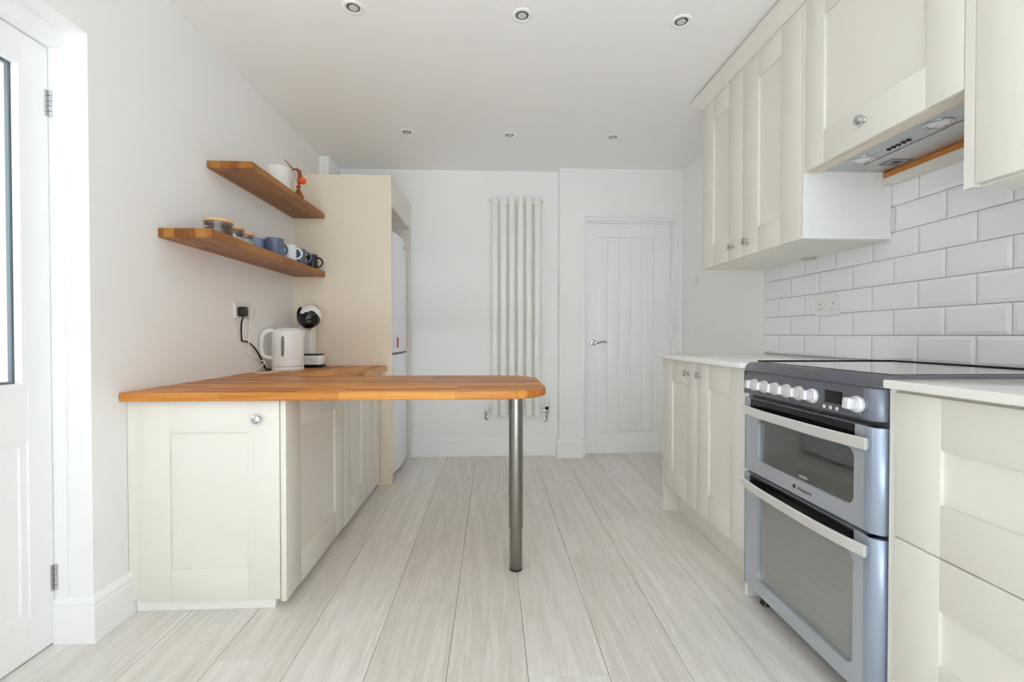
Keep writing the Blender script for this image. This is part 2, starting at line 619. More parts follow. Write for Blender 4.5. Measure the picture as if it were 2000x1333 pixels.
for a, b in ((RW[0] + .06, 0.095), (0.155, RW[1] - .06)):
    box('pane', a, b, YR - 0.073, YR - 0.067, RW[2] + .06, RW[3] - .06, CLEAR, w1)

# skirting
def skirt(mb, p0, p1, out, h=0.150, t=0.019, m0=0, m1=0):
    """profile swept from p0 to p1 (both on the wall face), out = unit normal into the room"""
    prof = [(0, 0), (t, 0), (t, h - .036), (t - .004, h - .030), (t - .003, h - .024), (t - .001, h - .016), (t - .005, h - .006),
            (t - .011, h), (0, h)]
    p0, p1, out = Vector(p0), Vector(p1), Vector(out)
    n = len(prof)
    run = (p1 - p0).normalized()
    vs = [Vector((p.x, p.y, 0)) + out * a + run * (m * a) + Vector((0, 0, z)) for p, m in ((p0, -m0), (p1, m1)) for a, z in prof]
    fs = [list(range(n)), list(range(2 * n - 1, n - 1, -1))] + [[i, (i + 1) % n, n + (i + 1) % n, n + i] for i in range(n)]
    mb.add(vs, fs)
    return mb


b1 = MB()
skirt(b1, (XL, DY1, 0), (XL, 1.765, 0), (1, 0, 0), m0=1)
skirt(b1, (XL - .114, DY1, 0), (XL, DY1, 0), (0, -1, 0), m1=1)
struct(b1.build('baseboard_left', GLOSSW), 'white moulded skirting around the doorway corner')
b2 = MB()
skirt(b2, (-.672, YB, 0), (XP - .001, YB, 0), (0, -1, 0))
struct(b2.build('baseboard_back', GLOSSW), 'white moulded skirting below the radiator')
b3 = MB()
skirt(b3, (XP, YD, 0), (OX0, YD, 0), (0, -1, 0), m0=1)
skirt(b3, (XP, YD, 0), (XP, YB - .0195, 0), (-1, 0, 0), m0=1)
struct(b3.build('baseboard_pillar', GLOSSW), 'white skirting block beside the inner door')

# ------------------------------------------------------------------ tiles
TP, TH = 0.2062, 0.1020
grout = MB()
grout.box(XR - .0022, XR, -0.75, 2.593, .9105, 1.424)
grout.box(XR - .0022, XR, 1.0, 2.06, 1.424, 1.628)
grout.build('grout', GROUT, wall_right)
tile_mesh = {}


def tile(y0, y1, z0, z1):
    g = 0.0013
    hy, hz = round((y1 - y0) / 2 - g, 4), round((z1 - z0) / 2 - g, 4)
    if hy < 0.006 or hz < 0.006:
        return
    key = (hy, hz)
    if key not in tile_mesh:
        b = min(0.013, hy * .45, hz * .45)
        rings = [(0.0, 0.0), (0.0, 0.0035), (b, 0.0075)]
        vs, fs = [], []
        for inset, d in rings:
            for sy, sz in ((-1, -1), (1, -1), (1, 1), (-1, 1)):
                vs.append((-d, sy * (hy - inset), sz * (hz - inset)))
        for k in range(2):
            for i in range(4):
                j = (i + 1) % 4
                fs.append([k * 4 + i, k * 4 + j, k * 4 + 4 + j, k * 4 + 4 + i])
        fs += [[8, 9, 10, 11], [3, 2, 1, 0]]
        me = bpy.data.meshes.new('tile')
        me.from_pydata(vs, [], fs)
        bm = bmesh.new(); bm.from_mesh(me)
        bmesh.ops.recalc_face_normals(bm, faces=bm.faces[:])
        bm.to_mesh(me); bm.free()
        me.materials.append(TILE)
        tile_mesh[key] = me
    link('tile', tile_mesh[key], wall_right, (XR - 0.0005, (y0 + y1) / 2, (z0 + z1) / 2))


for k in range(7):
    z0 = 1.0145 + (k - 1) * TH
    z1 = z0 + TH
    lo, hi = (-0.72, 2.593) if k < 5 else (1.0, 1.90)
    if k == 6:
        z1 = 1.628
    y1 = 2.457 if k % 2 == 0 else 2.354
    edges = [2.593]
    while y1 > lo:
        edges.append(y1)
        y1 -= TP
    for a, b in zip(edges[1:], edges[:-1]):
        if a >= lo and (b <= hi + 1e-6 or a < 1.85 and k >= 5):
            tile(a, b, z0, z1)

# ------------------------------------------------------------------ outer door (glazed), left
XDR = -1.440
d1 = struct(link('door_1', None, None, (XDR, (DY0 + DY1) / 2, 0)), 'white part-glazed outer door')
# frame lining the opening
f = MB()
f.box(XDR - .068, XDR + .040, DY1 - .009, DY1 - .0005, 0, DZ - .0005)
f.box(XDR - .068, XDR + .040, DY0 + .0005, DY0 + .03, 0, DZ - .0005)
f.box(XDR - .068, XDR + .040, DY0 + .03, DY1 - .009, DZ - .055, DZ - .0005)
f.build('door_frame', GLOSSW, d1)
LY0, LY1, LZ0, LZ1 = DY0 + .033, 1.5535, .006, 1.946
GY0, GY1, GZ0, GZ1 = LY0 + .10, 1.477, .853, 1.858      # glazed opening
PY0, PY1, PZ0, PZ1 = LY0 + .10, 1.463, .135, .690       # lower panel
for nm, a in (('stile', (LY0, GY0, LZ0, LZ1)), ('stile', (GY1, LY1, LZ0, LZ1)), ('rail', (GY0, GY1, GZ1, LZ1)),
              ('rail', (GY0, GY1, PZ1, GZ0)), ('rail', (GY0, GY1, LZ0, PZ0))):
    box(nm, XDR - .044, XDR, *a, GLOSSW, d1, .0015, 1)
pnl = box('door_panel', XDR - .030, XDR - .014, PY0, GY1, PZ0, PZ1, GLOSSW, d1)
mo = MB()
o_, i_ = rrect(PY0 + .0, GY1 - .0, PZ0, PZ1, .0005, 1), rrect(PY0 + .02, GY1 - .02, PZ0 + .02, PZ1 - .02, .0005, 1)
mo.ring(o_, i_, 'x', XDR - .014, XDR - .006)
mo.build('panel_moulding', GLOSSW, pnl)
bd = MB()
bd.ring(rrect(GY0, GY1, GZ0, GZ1, .0005, 1), rrect(GY0 + .019, GY1 - .019, GZ0 + .014, GZ1 - .014, .0005, 1), 'x', XDR - .020, XDR + .003)
bd.build('glazing_bead', GLOSSW, d1)
sp = MB()
sp.ring(rrect(GY0 + .002, GY1 - .002, GZ0 + .002, GZ1 - .002, .0005, 1), rrect(GY0 + .026, GY1 - .026, GZ0 + .021, GZ1 - .021, .0005, 1),
        'x', XDR - .032, XDR - .022)
sp.build('glazing_spacer', SPACER, d1)
box('glass_pane', XDR - .0215, XDR - .0205, GY0 + .004, GY1 - .004, GZ0 + .004, GZ1 - .004, CLEAR, d1)
for z in (1.768, .220):
    h = MB()
    for k in range(5):
        h.lathe((XDR + .006, LY1 + .003, z - .042 + k * .017), (0, 0, 1), [(.0055, 0), (.0065, .001), (.0065, .015), (.0055, .016)], 10)
    h.box(XDR - .001, XDR + .002, LY1 - .012, LY1 + .003, z - .042, z + .042)
    h.build('hinge', CHROME, d1)

# ------------------------------------------------------------------ inner door, back
YF = 3.842
d2 = struct(link('door_2', None, None, (1.15, YF, 0)), 'white cottage style inner door with vertical boards')
f = MB()
f.box(OX0 + .0005, .778, YD + .012, YB + .10, 0, OZ - .0005)
f.box(1.528, OX1 - .0005, YD + .012, YB + .10, 0, OZ - .0005)
f.box(.778, 1.528, YD + .012, YB + .10, 1.972, OZ - .0005)
f.build('door_frame', GLOSSW, d2)
ar = MB()
for x0, x1, z0, z1 in ((OX0 - .012, OX0 + .012, 0.152, OZ + .006), (OX1 - .010, XR - .001, 0, OZ + .006), (OX0 + .012, OX1 - .010, OZ - .016, OZ + .006)):
    ar.box(x0, x1, YD - .010, YD + .0115, z0, z1, .003, 1)
ar.build('architrave', GLOSSW, d2)
ar = MB()
for x0, x1, z0, z1 in ((.778, .786, 0, 1.972), (1.519, 1.528, 0, 1.972), (.786, 1.519, 1.962, 1.972)):
    ar.box(x0, x1, YD + .04, YF - .002, z0, z1)
ar.build('door_stop', GLOSSW, d2)
DX0, DX1, DZ1 = .782, 1.524, 1.966
bx = [.885, .983, 1.087, 1.187, 1.287, 1.385]
for nm, a in (('stile', (DX0, bx[0], .008, DZ1)), ('stile', (bx[-1], DX1, .008, DZ1)), ('rail', (bx[0], bx[-1], 1.848, DZ1)),
              ('rail', (bx[0], bx[-1], .008, .188))):
    box(nm, a[0], a[1], YF, YF + .04, a[2], a[3], GLOSSW, d2, .002, 1)
for a, b in zip(bx[:-1], bx[1:]):
    box('board', a, b, YF + .005, YF + .035, .188, 1.848, GLOSSW, d2, .0045, 2)
hd = MB()
hd.lathe((.861, YF - .0005, .953), (0, -1, 0), [(.026, 0), (.026, .004), (.022, .009), (.012, .011), (.0105, .045), (.008, .050)], 24)
hd.build('handle_rose', CHROME, d2)
hd = MB()
hd.tube([(.861, YF - .046, .953), (.885, YF - .049, .951), (.91, YF - .049, .955), (.935, YF - .046, .962), (.957, YF - .042, .957), (.966, YF - .038, .951)],
        [.0100, .0090, .0070, .0075, .0085, .0060], 10, 4)
hd.build('lever_handle', CHROME, d2)


# ------------------------------------------------------------------ cabinet parts
def knob(parent, loc, axis, r=.0165):
    a = Vector(axis)
    m = MB().lathe(loc, a, [(r * .62, -.0003), (r * .62, .003), (r * .40, .007), (r * .42, .012), (r * .98, .018), (r, .021), (r * .92, .026),
                            (r * .6, .029), (.001, .030)], 20)
    return m.build('knob', CHROME, parent)


def shaker(parent, name, ax, face, sgn, a0, a1, z0, z1, st, rt=None, rb=None, th=.020, mat=CREAM, knob_at=None):
    """framed door or drawer front. ax: axis the face looks along, face its coordinate, sgn its direction,
    a0..a1 the span along the other horizontal axis. The centre board is the part, its frame pieces are sub-parts."""
    rt = st if rt is None else rt
    rb = st if rb is None else rb
    a0, a1 = min(a0, a1), max(a0, a1)

    def mk(nm, p, u0, u1, w0, w1, d0, d1, bev):
        if ax == 'x':
            return box(nm, face - sgn * d0, face - sgn * d1, u0, u1, w0, w1, mat, p, bev, 2)
        return box(nm, u0, u1, face - sgn * d0, face - sgn * d1, w0, w1, mat, p, bev, 2)
    d = mk(name, parent, a0 + st * .6, a1 - st * .6, z0 + rb * .6, z1 - rt * .6, .009, th - .002, 0)
    mk('stile', d, a0, a0 + st, z0, z1, 0, th, .0016)
    mk('stile', d, a1 - st, a1, z0, z1, 0, th, .0016)
    mk('rail', d, a0 + st, a1 - st, z1 - rt, z1, 0.0004, th, .0016)
    mk('rail', d, a0 + st, a1 - st, z0, z0 + rb, 0.0004, th, .0016)
    if knob_at:
        u, z = knob_at
        loc = (face, u, z) if ax == 'x' else (u, face, z)
        knob(d, loc, (sgn, 0, 0) if ax == 'x' else (0, sgn, 0))
    return d


# ------------------------------------------------------------------ left run of base units
ZB, ZT = .044, .7785            # bottom and top of the left doors
XF = -.755                      # face of the side doors
YC = 1.700                      # face of the end door
c1 = thing('base_cabinet', 'white shaker base cabinet at the peninsula end, door and knob facing forward', 'cabinet', (-1.04, 2.02, 0))
box('carcass', XL + .003, XF + .024 - .045, YC + .022, 2.352, ZB, ZT, CARC, c1)
box('filler_strip', XL + .002, -1.283, YC + .010, YC + .0215, ZB + .004, ZT, CREAM, c1, .001, 1)
shaker(c1, 'door', 'y', YC, -1, -1.280, -.779, ZB, ZT, .112, .118, .118, knob_at=(-.852, .710))
shaker(c1, 'end_panel', 'x', XF, 1, YC, 2.353, ZB - .008, ZT, .128, .118, .125)
box('plinth', -1.303, -.806, YC + .022, YC + .040, .0005, ZB, WHITELAM, c1)
box('side_plinth', -.826, -.806, YC + .041, 2.352, .0005, ZB - .009, WHITELAM, c1)
for i, (a, b, pa, pb, lab) in enumerate(((2.358, 2.780, 2.474, 2.630, 'ivory base cabinet in the left run, second door behind the peninsula'),
                                         (2.786, 3.104, 2.898, 3.000, 'narrow ivory base cabinet in the left run next to the tall unit'))):
    c = thing('base_cabinet', lab, 'cabinet', (-1.04, (a + b) / 2, 0))
    box('carcass', XL + .003, XF - .021, a, b, ZB, ZT, CARC, c)
    shaker(c, 'door', 'x', XF, 1, a, b, ZB - .012, ZT, .108, .118, .118)
    box('plinth', -.826, -.806, a - .003, b, .0005, ZB - .013, WHITELAM, c)

# ------------------------------------------------------------------ oak worktop with peninsula and steel leg
WZ0, WZ1 = .7795, .811
wt = thing('wooden_worktop', 'L-shaped oiled oak worktop with a rounded peninsula on one steel leg', 'worktop', (-.6, 2.1, WZ0))
PY0_, PY1_ = 1.668, 2.335
pen = [(XL + .002, PY0_ + .006), (XL + .030, PY0_)]
pen += rrect(-.5, .215, PY0_, PY1_, (.001, .165, .190, .001), 12)[13:39]
pen += [(XL + .002, PY1_)]
MB().prism(pen, 'z', WZ0, WZ1, .005, 3).build('peninsula_board', OAK_X, wt)
MB().box(XL + .002, -.708, PY1_ + .0006, 3.108, WZ0 + .0002, WZ1 - .0002, .003, 2).build('wall_run_board', OAK_Y, wt)
LX, LY = .103, 1.962
leg = MB().lathe((LX, LY, 0), (0, 0, 1), [(.030, .192), (.030, .770), (.034, .7705), (.034, .7790)], 32).build('support_leg', STEEL, wt)
MB().lathe((LX, LY, 0), (0, 0, 1), [(.0265, .008), (.0275, .010), (.0275, .186), (.0305, .1865), (.0305, .1915), (.029, .192)], 32).build('adjuster_sleeve', STEEL, leg)
MB().lathe((LX, LY, 0), (0, 0, 1), [(.026, .0004), (.028, .002), (.028, .0075)], 32).build('foot', BLACK, leg)

# ------------------------------------------------------------------ tall fridge housing and fridge
XH = -.677
fh = thing('fridge_housing', 'tall beige fridge housing with a broad end panel', 'cabinet', (-1.0, 3.47, 0))
box('end_panel', XL + .003, XH, 3.111, 3.131, .0005, 2.094, BEIGE, fh, .001, 1)
box('front_filler', XH - .022, XH, 3.132, 3.800, 1.893, 2.094, CREAM, fh, .001, 1)
box('top_box', XL + .003, XH - .023, 3.132, 3.575, 1.893, 2.092, BEIGE, fh)
box('far_panel', -1.245, XH + .004, 3.790, 3.818, .0005, 1.892, CREAM, fh, .001, 1)
box('far_filler', XH - .022, XH + .004, 3.801, 3.818, 1.8925, 2.094, CREAM, fh)

for z0, z1 in ((.813, 1.4035), (1.4435, 1.7935)):
    box('scribe_strip', XL + .0006, XL + .0045, 3.1065, 3.1105, z0, z1, GLOSSW, fh)
fr = thing('fridge_freezer', 'tall white fridge freezer inside the beige housing', 'fridge', (-.98, 3.46, 0))
box('body', -1.24, -.742, 3.150, 3.765, .03, 1.735, FRIDGEW, fr, .006)


def bowed(y0, y1, xb, xf, bow, n=14):
    pts = [(xb, y0)]
    for i in range(n + 1):
        t = i / n
        pts.append((xf + bow * math.sin(PI * t) ** .8, y0 + (y1 - y0) * t))
    pts.append((xb, y1))
    return pts


dr = MB().prism(bowed(3.150, 3.768, -.740, -.700, .026), 'z', .893, 1.742, .006, 2).build('fridge_door', FRIDGEW, fr)
MB().prism(bowed(3.150, 3.768, -.740, -.700, .026), 'z', .045, .878, .006, 2).build('freezer_door', FRIDGEW, fr)
box('door_gap', -.738, -.702, 3.156, 3.760, .879, .892, BLACK, fr)
m = MB().box(-.6765, -.6735, 3.545, 3.575, 1.672, 1.712, .001, 1).build('badge', GREYP, dr)
m = MB().box(-.6785, -.6755, 3.300, 3.332, .925, 1.000).build('red_sticker', RED, dr)
m = MB().box(-.6945, -.6905, 3.705, 3.730, .950, 1.010).build('red_sticker', RED, dr)
for x in (-1.2, -.80):
    for y in (3.19, 3.73):
        MB().lathe((x, y, 0), (0, 0, 1), [(.02, .0005), (.02, .031)], 12).build('foot', BLACK, fr)

# ------------------------------------------------------------------ shelves and what stands on them
SX1 = -1.117
S1 = (1.405, 1.442)
S2 = (1.795, 1.828)
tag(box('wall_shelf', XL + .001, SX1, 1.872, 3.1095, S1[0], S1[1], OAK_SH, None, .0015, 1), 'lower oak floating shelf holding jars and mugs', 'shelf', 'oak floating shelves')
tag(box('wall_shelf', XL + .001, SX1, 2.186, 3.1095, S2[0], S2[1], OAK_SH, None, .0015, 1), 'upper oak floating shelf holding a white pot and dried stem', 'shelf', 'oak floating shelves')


def jar(x, y, r, h, fill, fh_, lab):
    z = S1[1] + .0005
    t = thing('storage_jar', lab, 'jar', (x, y, z), 'glass jars on the lower shelf')
    MB().lathe((x, y, z), (0, 0, 1), [(r * .9, 0), (r, .004), (r, h - .014), (r - .003, h - .014), (r - .003, .006), (r * .85, .005)], 28).build('glass_body', JARG, t)
    MB().lathe((x, y, z), (0, 0, 1), [(r - .006, .0065), (r - .0045, .009), (r - .0045, fh_), (r * .6, fh_ + .006), (.002, fh_ + .008)], 24).build('contents', fill, t)
    l = MB().lathe((x, y, z), (0, 0, 1), [(r + .001, h - .0135), (r + .003, h - .012), (r + .003, h - .001), (r + .001, h), (.002, h)], 32).build('lid', BAMBOO, t)
    MB().lathe((x, y, z), (0, 0, 1), [(r - .004, h - .022), (r - .0035, h - .021), (r - .0035, h - .0136)], 24).build('lid_seal', CORKD, l)


jar(-1.205, 2.070, .057, .080, COFFEE, .040, 'large wide glass jar with bamboo lid, nearest on the lower shelf')
jar(-1.205, 2.192, .041, .078, PALEF, .028, 'middle glass jar with bamboo lid on the lower shelf')
jar(-1.203, 2.282, .039, .072, PALEF, .026, 'small glass jar with bamboo lid beside the light blue mug')


def mug(x, y, r, h, mat, ang, lab):
    z = S1[1] + .0005
    t = thing('mug', lab, 'mug', (x, y, z), 'mugs on the lower shelf')
    MB().lathe((x, y, z), (0, 0, 1), [(r * .86, 0), (r * .97, .004), (r, .010), (r, h - .002), (r - .0015, h), (r - .004, h - .002), (r - .004, .010), (r * .7, .006)], 28).build('cup', mat, t)
    d = Vector((math.cos(ang), math.sin(ang), 0))
    c = Vector((x, y, z + h * .48))
    pts = []
    for i in range(9):
        a = -PI * .5 + PI * i / 8
        pts.append(c + d * (r - .002 + (h * .36) * math.cos(a)) + Vector((0, 0, h * .33 * math.sin(a))))
    MB().tube(pts, .0055, 8, 3).build('handle', mat, t)


mug(-1.262, 2.520, .040, .092, MUG_LB, 2.2, 'light blue mug tucked behind the denim blue mug')
mug(-1.172, 2.520, .045, .094, MUG_B, 1.10, 'large denim blue mug in the middle of the lower shelf')
mug(-1.165, 2.680, .038, .091, MUG_W, .10, 'white mug with round white handle on the lower shelf')
mug(-1.160, 2.808, .036, .091, MUG_G, .05, 'slate blue mug between the white and black mugs')
mug(-1.215, 2.930, .034, .090, MUG_K, .5, 'black mug half hidden behind the slate blue mug')
mug(-1.158, 3.000, .032, .091, MUG_K, .12, 'black mug at the far end of the lower shelf')

pot = MB()
prof = []
pr_ = .062
n = 40
vs, fs = [], []
hs = [(0, .92), (.006, 1.0), (.150, 1.0), (.156, .96), (.150, .90), (.03, .88)]
for zz, k in hs:
    for i in range(n * 2):
        t = PI * i / n
        rr = pr_ * k * (1 + (.012 if i % 2 else -.012) * (1 if .003 < zz and k >= .99 else 0))
        vs.append((-1.235 + rr * math.cos(t), 2.705 + rr * math.sin(t), S2[1] + .0005 + zz))
q = n * 2
for a in range(len(hs) - 1):
    for i in range(q):
        j = (i + 1) % q
        fs.append([a * q + i, a * q + j, (a + 1) * q + j, (a + 1) * q + i])
fs.append(list(range(q - 1, -1, -1)))
fs.append([(len(hs) - 1) * q + i for i in range(q)])
pot.add(vs, fs, True)
tag(pot.build('ribbed_pot', CERW, angle=60), 'white ribbed ceramic pot on the upper shelf', 'pot')

vx, vy, vz = -1.150, 2.775, S2[1] + .0005
va = thing('bud_vase', 'small amber bud vase with a dried stem and orange pod', 'vase', (vx, vy, vz))
MB().lathe((vx, vy, vz), (0, 0, 1), [(.024, 0), (.030, .004), (.029, .014), (.018, .038), (.009, .056), (.0085, .066), (.0125, .070), (.0125, .074), (.007, .074)], 24).build('vase_body', AMBER, va)
st = MB()
st.tube([(vx, vy, vz + .06), (vx + .004, vy, vz + .10), (vx + .006, vy - .004, vz + .145), (vx - .004, vy - .01, vz + .170), (vx - .022, vy - .015, vz + .168),
         (vx - .042, vy - .02, vz + .190), (vx - .068, vy - .03, vz + .222)], [.005, .008, .0095, .0075, .005, .003, .002], 7, 4)
st.tube([(vx + .004, vy, vz + .09), (vx + .014, vy + .004, vz + .13), (vx + .010, vy, vz + .165), (vx - .010, vy - .006, vz + .172)], [.003, .006, .006, .003], 7, 4)
st.tube([(vx, vy, vz + .075), (vx - .012, vy + .004, vz + .115), (vx - .022, vy, vz + .150), (vx - .032, vy - .012, vz + .168)], .0018, 6, 4)
st.tube([(vx + .006, vy, vz + .09), (vx + .024, vy + .004, vz + .128), (vx + .036, vy + .006, vz + .150)], .0014, 6, 4)
sm = st.build('dried_stem', TWIG, va)
MB().ball((vx + .026, vy - .006, vz + .103), .0215, (1, 1, .92)).build('orange_pod', ORANGE, va)

# ------------------------------------------------------------------ kettle
kx, ky, kz = -1.200, 2.735, WZ1 + .0005
kt = thing('electric_kettle', 'white plastic jug kettle on its base against the wall', 'kettle', (kx, ky, kz))
kr = .087
MB().lathe((kx, ky, kz), (0, 0, 1), [(kr * .98, 0), (kr, .003), (kr, .018), (kr * .97, .022)], 40).build('power_base', PLWHITE, kt)
kb = MB().lathe((kx, ky, kz), (0, 0, 1), [(kr * .95, .0235), (kr, .026), (kr, .068), (kr * .975, .0695), (kr * .975, .0715), (kr * .995, .073), (kr * .99, .13), (kr * .975, .20), (kr * .945, .226),
                                          (kr * .86, .236), (kr * .80, .238), (.002, .240)], 40).build('jug', PLWHITE, kt)
MB().lathe((kx, ky, kz), (0, 0, 1), [(kr * .74, .2385), (kr * .74, .243), (kr * .66, .247), (.002, .249)], 32).build('lid', PLWHITE, kt)
hdv = Vector((-.78, -.63, 0)).normalized()
hc = Vector((kx, ky, kz))
hp = [hc + hdv * (kr * .82) + Vector((0, 0, .226)), hc + hdv * (kr * 1.10) + Vector((0, 0, .232)), hc + hdv * (kr * 1.48) + Vector((0, 0, .215)), hc + hdv * (kr * 1.60) + Vector((0, 0, .17)),
      hc + hdv * (kr * 1.60) + Vector((0, 0, .12)), hc + hdv * (kr * 1.48) + Vector((0, 0, .088)), hc + hdv * (kr * 1.15) + Vector((0, 0, .074)), hc + hdv * (kr * .9) + Vector((0, 0, .076))]
MB().tube(hp, [.012, .013, .0125, .0115, .0115, .0115, .012, .010], 12, 5).build('handle', PLWHITE, kt)
sd = Vector((.78, .63, 0)).normalized()
sps = MB()
sps.tube([hc + sd * (kr * .74) + Vector((0, 0, .196)), hc + sd * (kr * .90) + Vector((0, 0, .216)), hc + sd * (kr * 1.02) + Vector((0, 0, .232))], [.030, .022, .012], 12, 3)
sps.build('spout', PLWHITE, kt)
# level window on the jug
gd = Vector((.10, -1, 0)).normalized()
gs = gd.cross(Vector((0, 0, 1)))
lv = MB()
vs, fs = [], []
for zz, w in ((.083, .004), (.087, .0075), (.13, .0085), (.175, .0085), (.193, .0075), (.198, .004)):
    rad = kr * (.998 if zz < .1 else (.99 if zz < .15 else .972))
    for s in (-1, 0, 1):
        vs.append(hc + gd * (rad + (.0012 if s == 0 else .0006)) + gs * (w * s) + Vector((0, 0, zz)))
for a in range(5):
    for i in range(2):
        fs.append([a * 3 + i, a * 3 + i + 1, a * 3 + 4 + i, a * 3 + 3 + i])
lv.add(vs, fs, True).build('level_window', WATER, kt)

# ------------------------------------------------------------------ coffee machine
mx0, mx1 = -1.200, -1.078
cmx = (mx0 + mx1) / 2
cz = WZ1 + .0005
cm = thing('coffee_machine', 'white and black capsule coffee machine with a round black head', 'coffee machine', (cmx, 3.0, cz))
MB().prism(rrect(mx0 + .003, mx1 - .003, 2.925, 3.022, .02), 'z', cz, cz + .018, .002, 1).build('foot_ring', BLACK, cm)
tr = MB().prism(rrect(mx0, mx1, 2.920, 3.010, .022), 'z', cz + .0182, cz + .076, .003, 2).build('drip_tray', PLWHITE, cm)
MB().prism(rrect(mx0 + .004, mx1 - .004, 2.924, 3.006, .02), 'z', cz + .0762, cz + .086, .002, 1).build('tray_grid', BLACK, tr)
col = MB()
col.prism(rrect(-1.252, -1.168, 3.012, 3.092, .015), 'z', cz, cz + .330, .004, 2)
col.build('column', PLWHITE, cm)
hx, hy, hz = -1.178, 2.990, cz + .320
MB().ball((hx + .004, hy + .006, hz + .010), .071, (1.0, .95, 1.0), 28, 18).build('white_shell', PLWHITE, cm)
hb = MB()
bm = bmesh.new()
bmesh.ops.create_uvsphere(bm, u_segments=32, v_segments=22, radius=.0725)
kill = []
for v in bm.verts:
    ang = math.atan2(v.co.x, -v.co.y)
    edge = .020 + .022 * abs(math.sin(ang * 1.5 + .5))
    if v.co.z > edge or v.co.y > .045:
        kill.append(v)
bmesh.ops.delete(bm, geom=kill, context='VERTS')
for v in bm.verts:
    v.co += Vector((hx, hy, hz))
hb.take(bm, True)
hb.ball((hx + .006, hy - .022, hz - .030), .048, (1, 1, 1.0), 20, 12)
hbo = hb.build('black_head', BLACKG, cm)
MB().tube([(hx - .040, hy - .045, hz - .01), (hx - .046, hy - .040, hz + .030), (hx - .036, hy - .034, hz + .062)], [.014, .013, .008], 10, 4).build('lock_lever', BLACKG, hbo)
MB().lathe((hx + .010, hy - .028, hz - .082), (0, 0, 1), [(.016, 0), (.018, .004), (.020, .012)], 20).build('nozzle', CHROME, hbo)
MB().box(-1.150, -1.128, 2.9186, 2.9199, cz + .048, cz + .051).build('badge', GREYP, tr)

# ------------------------------------------------------------------ left socket, plugs and leads
so = thing('wall_socket', 'white double socket on the left wall behind the kettle', 'socket', (XL, 2.472, 1.106))
MB().box(XL + .0003, XL + .010, 2.398, 2.546, 1.105, 1.190, .002, 2).build('face_plate', SOCKET, so)
for y in (2.455, 2.490):
    MB().box(XL + .0103, XL + .013, y - .006, y + .006, 1.160, 1.177, .0012, 1).build('switch', SOCKET, so)
pl = tag(MB().prism(rrect(2.412, 2.460, 1.112, 1.165, .017), 'x', XL + .0105, XL + .045, .005, 2).build('black_plug', BLACK),
         'black mains plug in the left wall socket', 'plug')
pw = tag(MB().prism(rrect(2.488, 2.538, 1.112, 1.160, .012), 'x', XL + .0105, XL + .040, .005, 2).build('white_plug', SOCKET),
         'white mains plug in the left wall socket', 'plug')
bl = MB().tube([(XL + .030, 2.434, 1.1105), (XL + .020, 2.438, 1.085), (XL + .012, 2.448, 1.045), (XL + .010, 2.456, .995), (XL + .010, 2.464, .985), (XL + .010, 2.500, .982),
                (XL + .012, 2.555, .962), (XL + .014, 2.600, .928), (XL + .016, 2.640, .885), (XL + .018, 2.665, .850), (XL + .020, 2.695, .820), (XL + .030, 2.74, .8160), (XL + .030, 2.82, .8160), (XL + .034, 2.95, .8160), (XL + .045, 3.04, .8160), (XL + .068, 3.06, .8200)],
               .0042, 8, 4)
tag(bl.build('black_lead', BLACK), 'black mains lead hanging from the socket to the coffee machine', 'cable')
wlead = MB().tube([(XL + .028, 2.512, 1.111), (XL + .024, 2.508, 1.05), (XL + .0225, 2.502, .985), (XL + .018, 2.500, .92), (XL + .018, 2.530, .898), (XL + .026, 2.60, .878), (XL + .034, 2.648, .864),
                   (XL + .034, 2.618, .846), (XL + .028, 2.560, .824), (XL + .040, 2.520, .8165), (XL + .075, 2.515, .8140), (XL + .12, 2.555, .8140), (XL + .125, 2.62, .8140), (kx - .03, ky - .0925, .8155)],
                  .0034, 8, 5)
tag(wlead.build('white_lead', LEADG), 'thin white kettle lead looped on the oak worktop', 'cable')

# ------------------------------------------------------------------ radiator
ra = thing('column_radiator', 'tall white vertical column radiator on the back wall', 'radiator', (.2, 3.775, .345))
yr = 3.775
rx = [.0235 + i * .0705 for i in range(6)]
for x in rx:
    t = MB()
    t.prism([(x + .0258 * math.cos(2 * PI * i / 24), yr - .016 + .013 * math.sin(2 * PI * i / 24)) for i in range(24)], 'z', .348, 2.155, .005, 2, True)
    t.build('column', RADW, ra)
for z in (.385, 2.118):
    MB().tube([(-.008, yr + .017, z), (.409, yr + .017, z)], .0165, 14).build('header_pipe', RADW, ra)
for x in (-.014, .415):
    MB().lathe((x, yr + .017, 2.130), (1 if x > 0 else -1, 0, 0), [(.011, -.0055), (.011, .006), (.006, .009)], 14).build('end_plug', CHROME, ra)
for x in (.075, .335):
    b = MB()
    b.box(x - .022, x + .022, yr + .034, YB - .0005, .315, .345, .002, 1)
    b.build('wall_bracket', RADW, ra)
# valves
vl = thing('radiator_valve', 'chrome lockshield valve at the left foot of the radiator', 'valve', (-.045, 3.79, .30), 'radiator valves')
q = MB()
q.tube([(-.0155, yr + .017, .385), (-.045, yr + .017, .385), (-.050, yr + .017, .380), (-.052, yr + .017, .365), (-.050, yr + .020, .340)], [.011, .012, .012, .011, .010], 12, 3)
q.build('valve_body', CHROME, vl)
MB().lathe((-.050, yr + .017, .398), (0, 0, 1), [(.010, -.004), (.017, 0), (.019, .020), (.014, .028)], 16).build('cap', PLWHITE, vl)
MB().tube([(-.050, yr + .020, .339), (-.048, yr + .022, .326), (-.046, yr + .040, .318), (-.046, YB - .0008, .318)], .0075, 10, 4).build('tail_pipe', CHROME, vl)
MB().lathe((-.046, YB - .0006, .318), (0, -1, 0), [(.019, 0), (.017, .006), (.009, .009)], 18).build('pipe_collar', CHROME, vl)
vr = thing('radiator_valve', 'thermostatic valve with clear cap at the right foot of the radiator', 'valve', (.455, 3.79, .29), 'radiator valves')
q = MB()
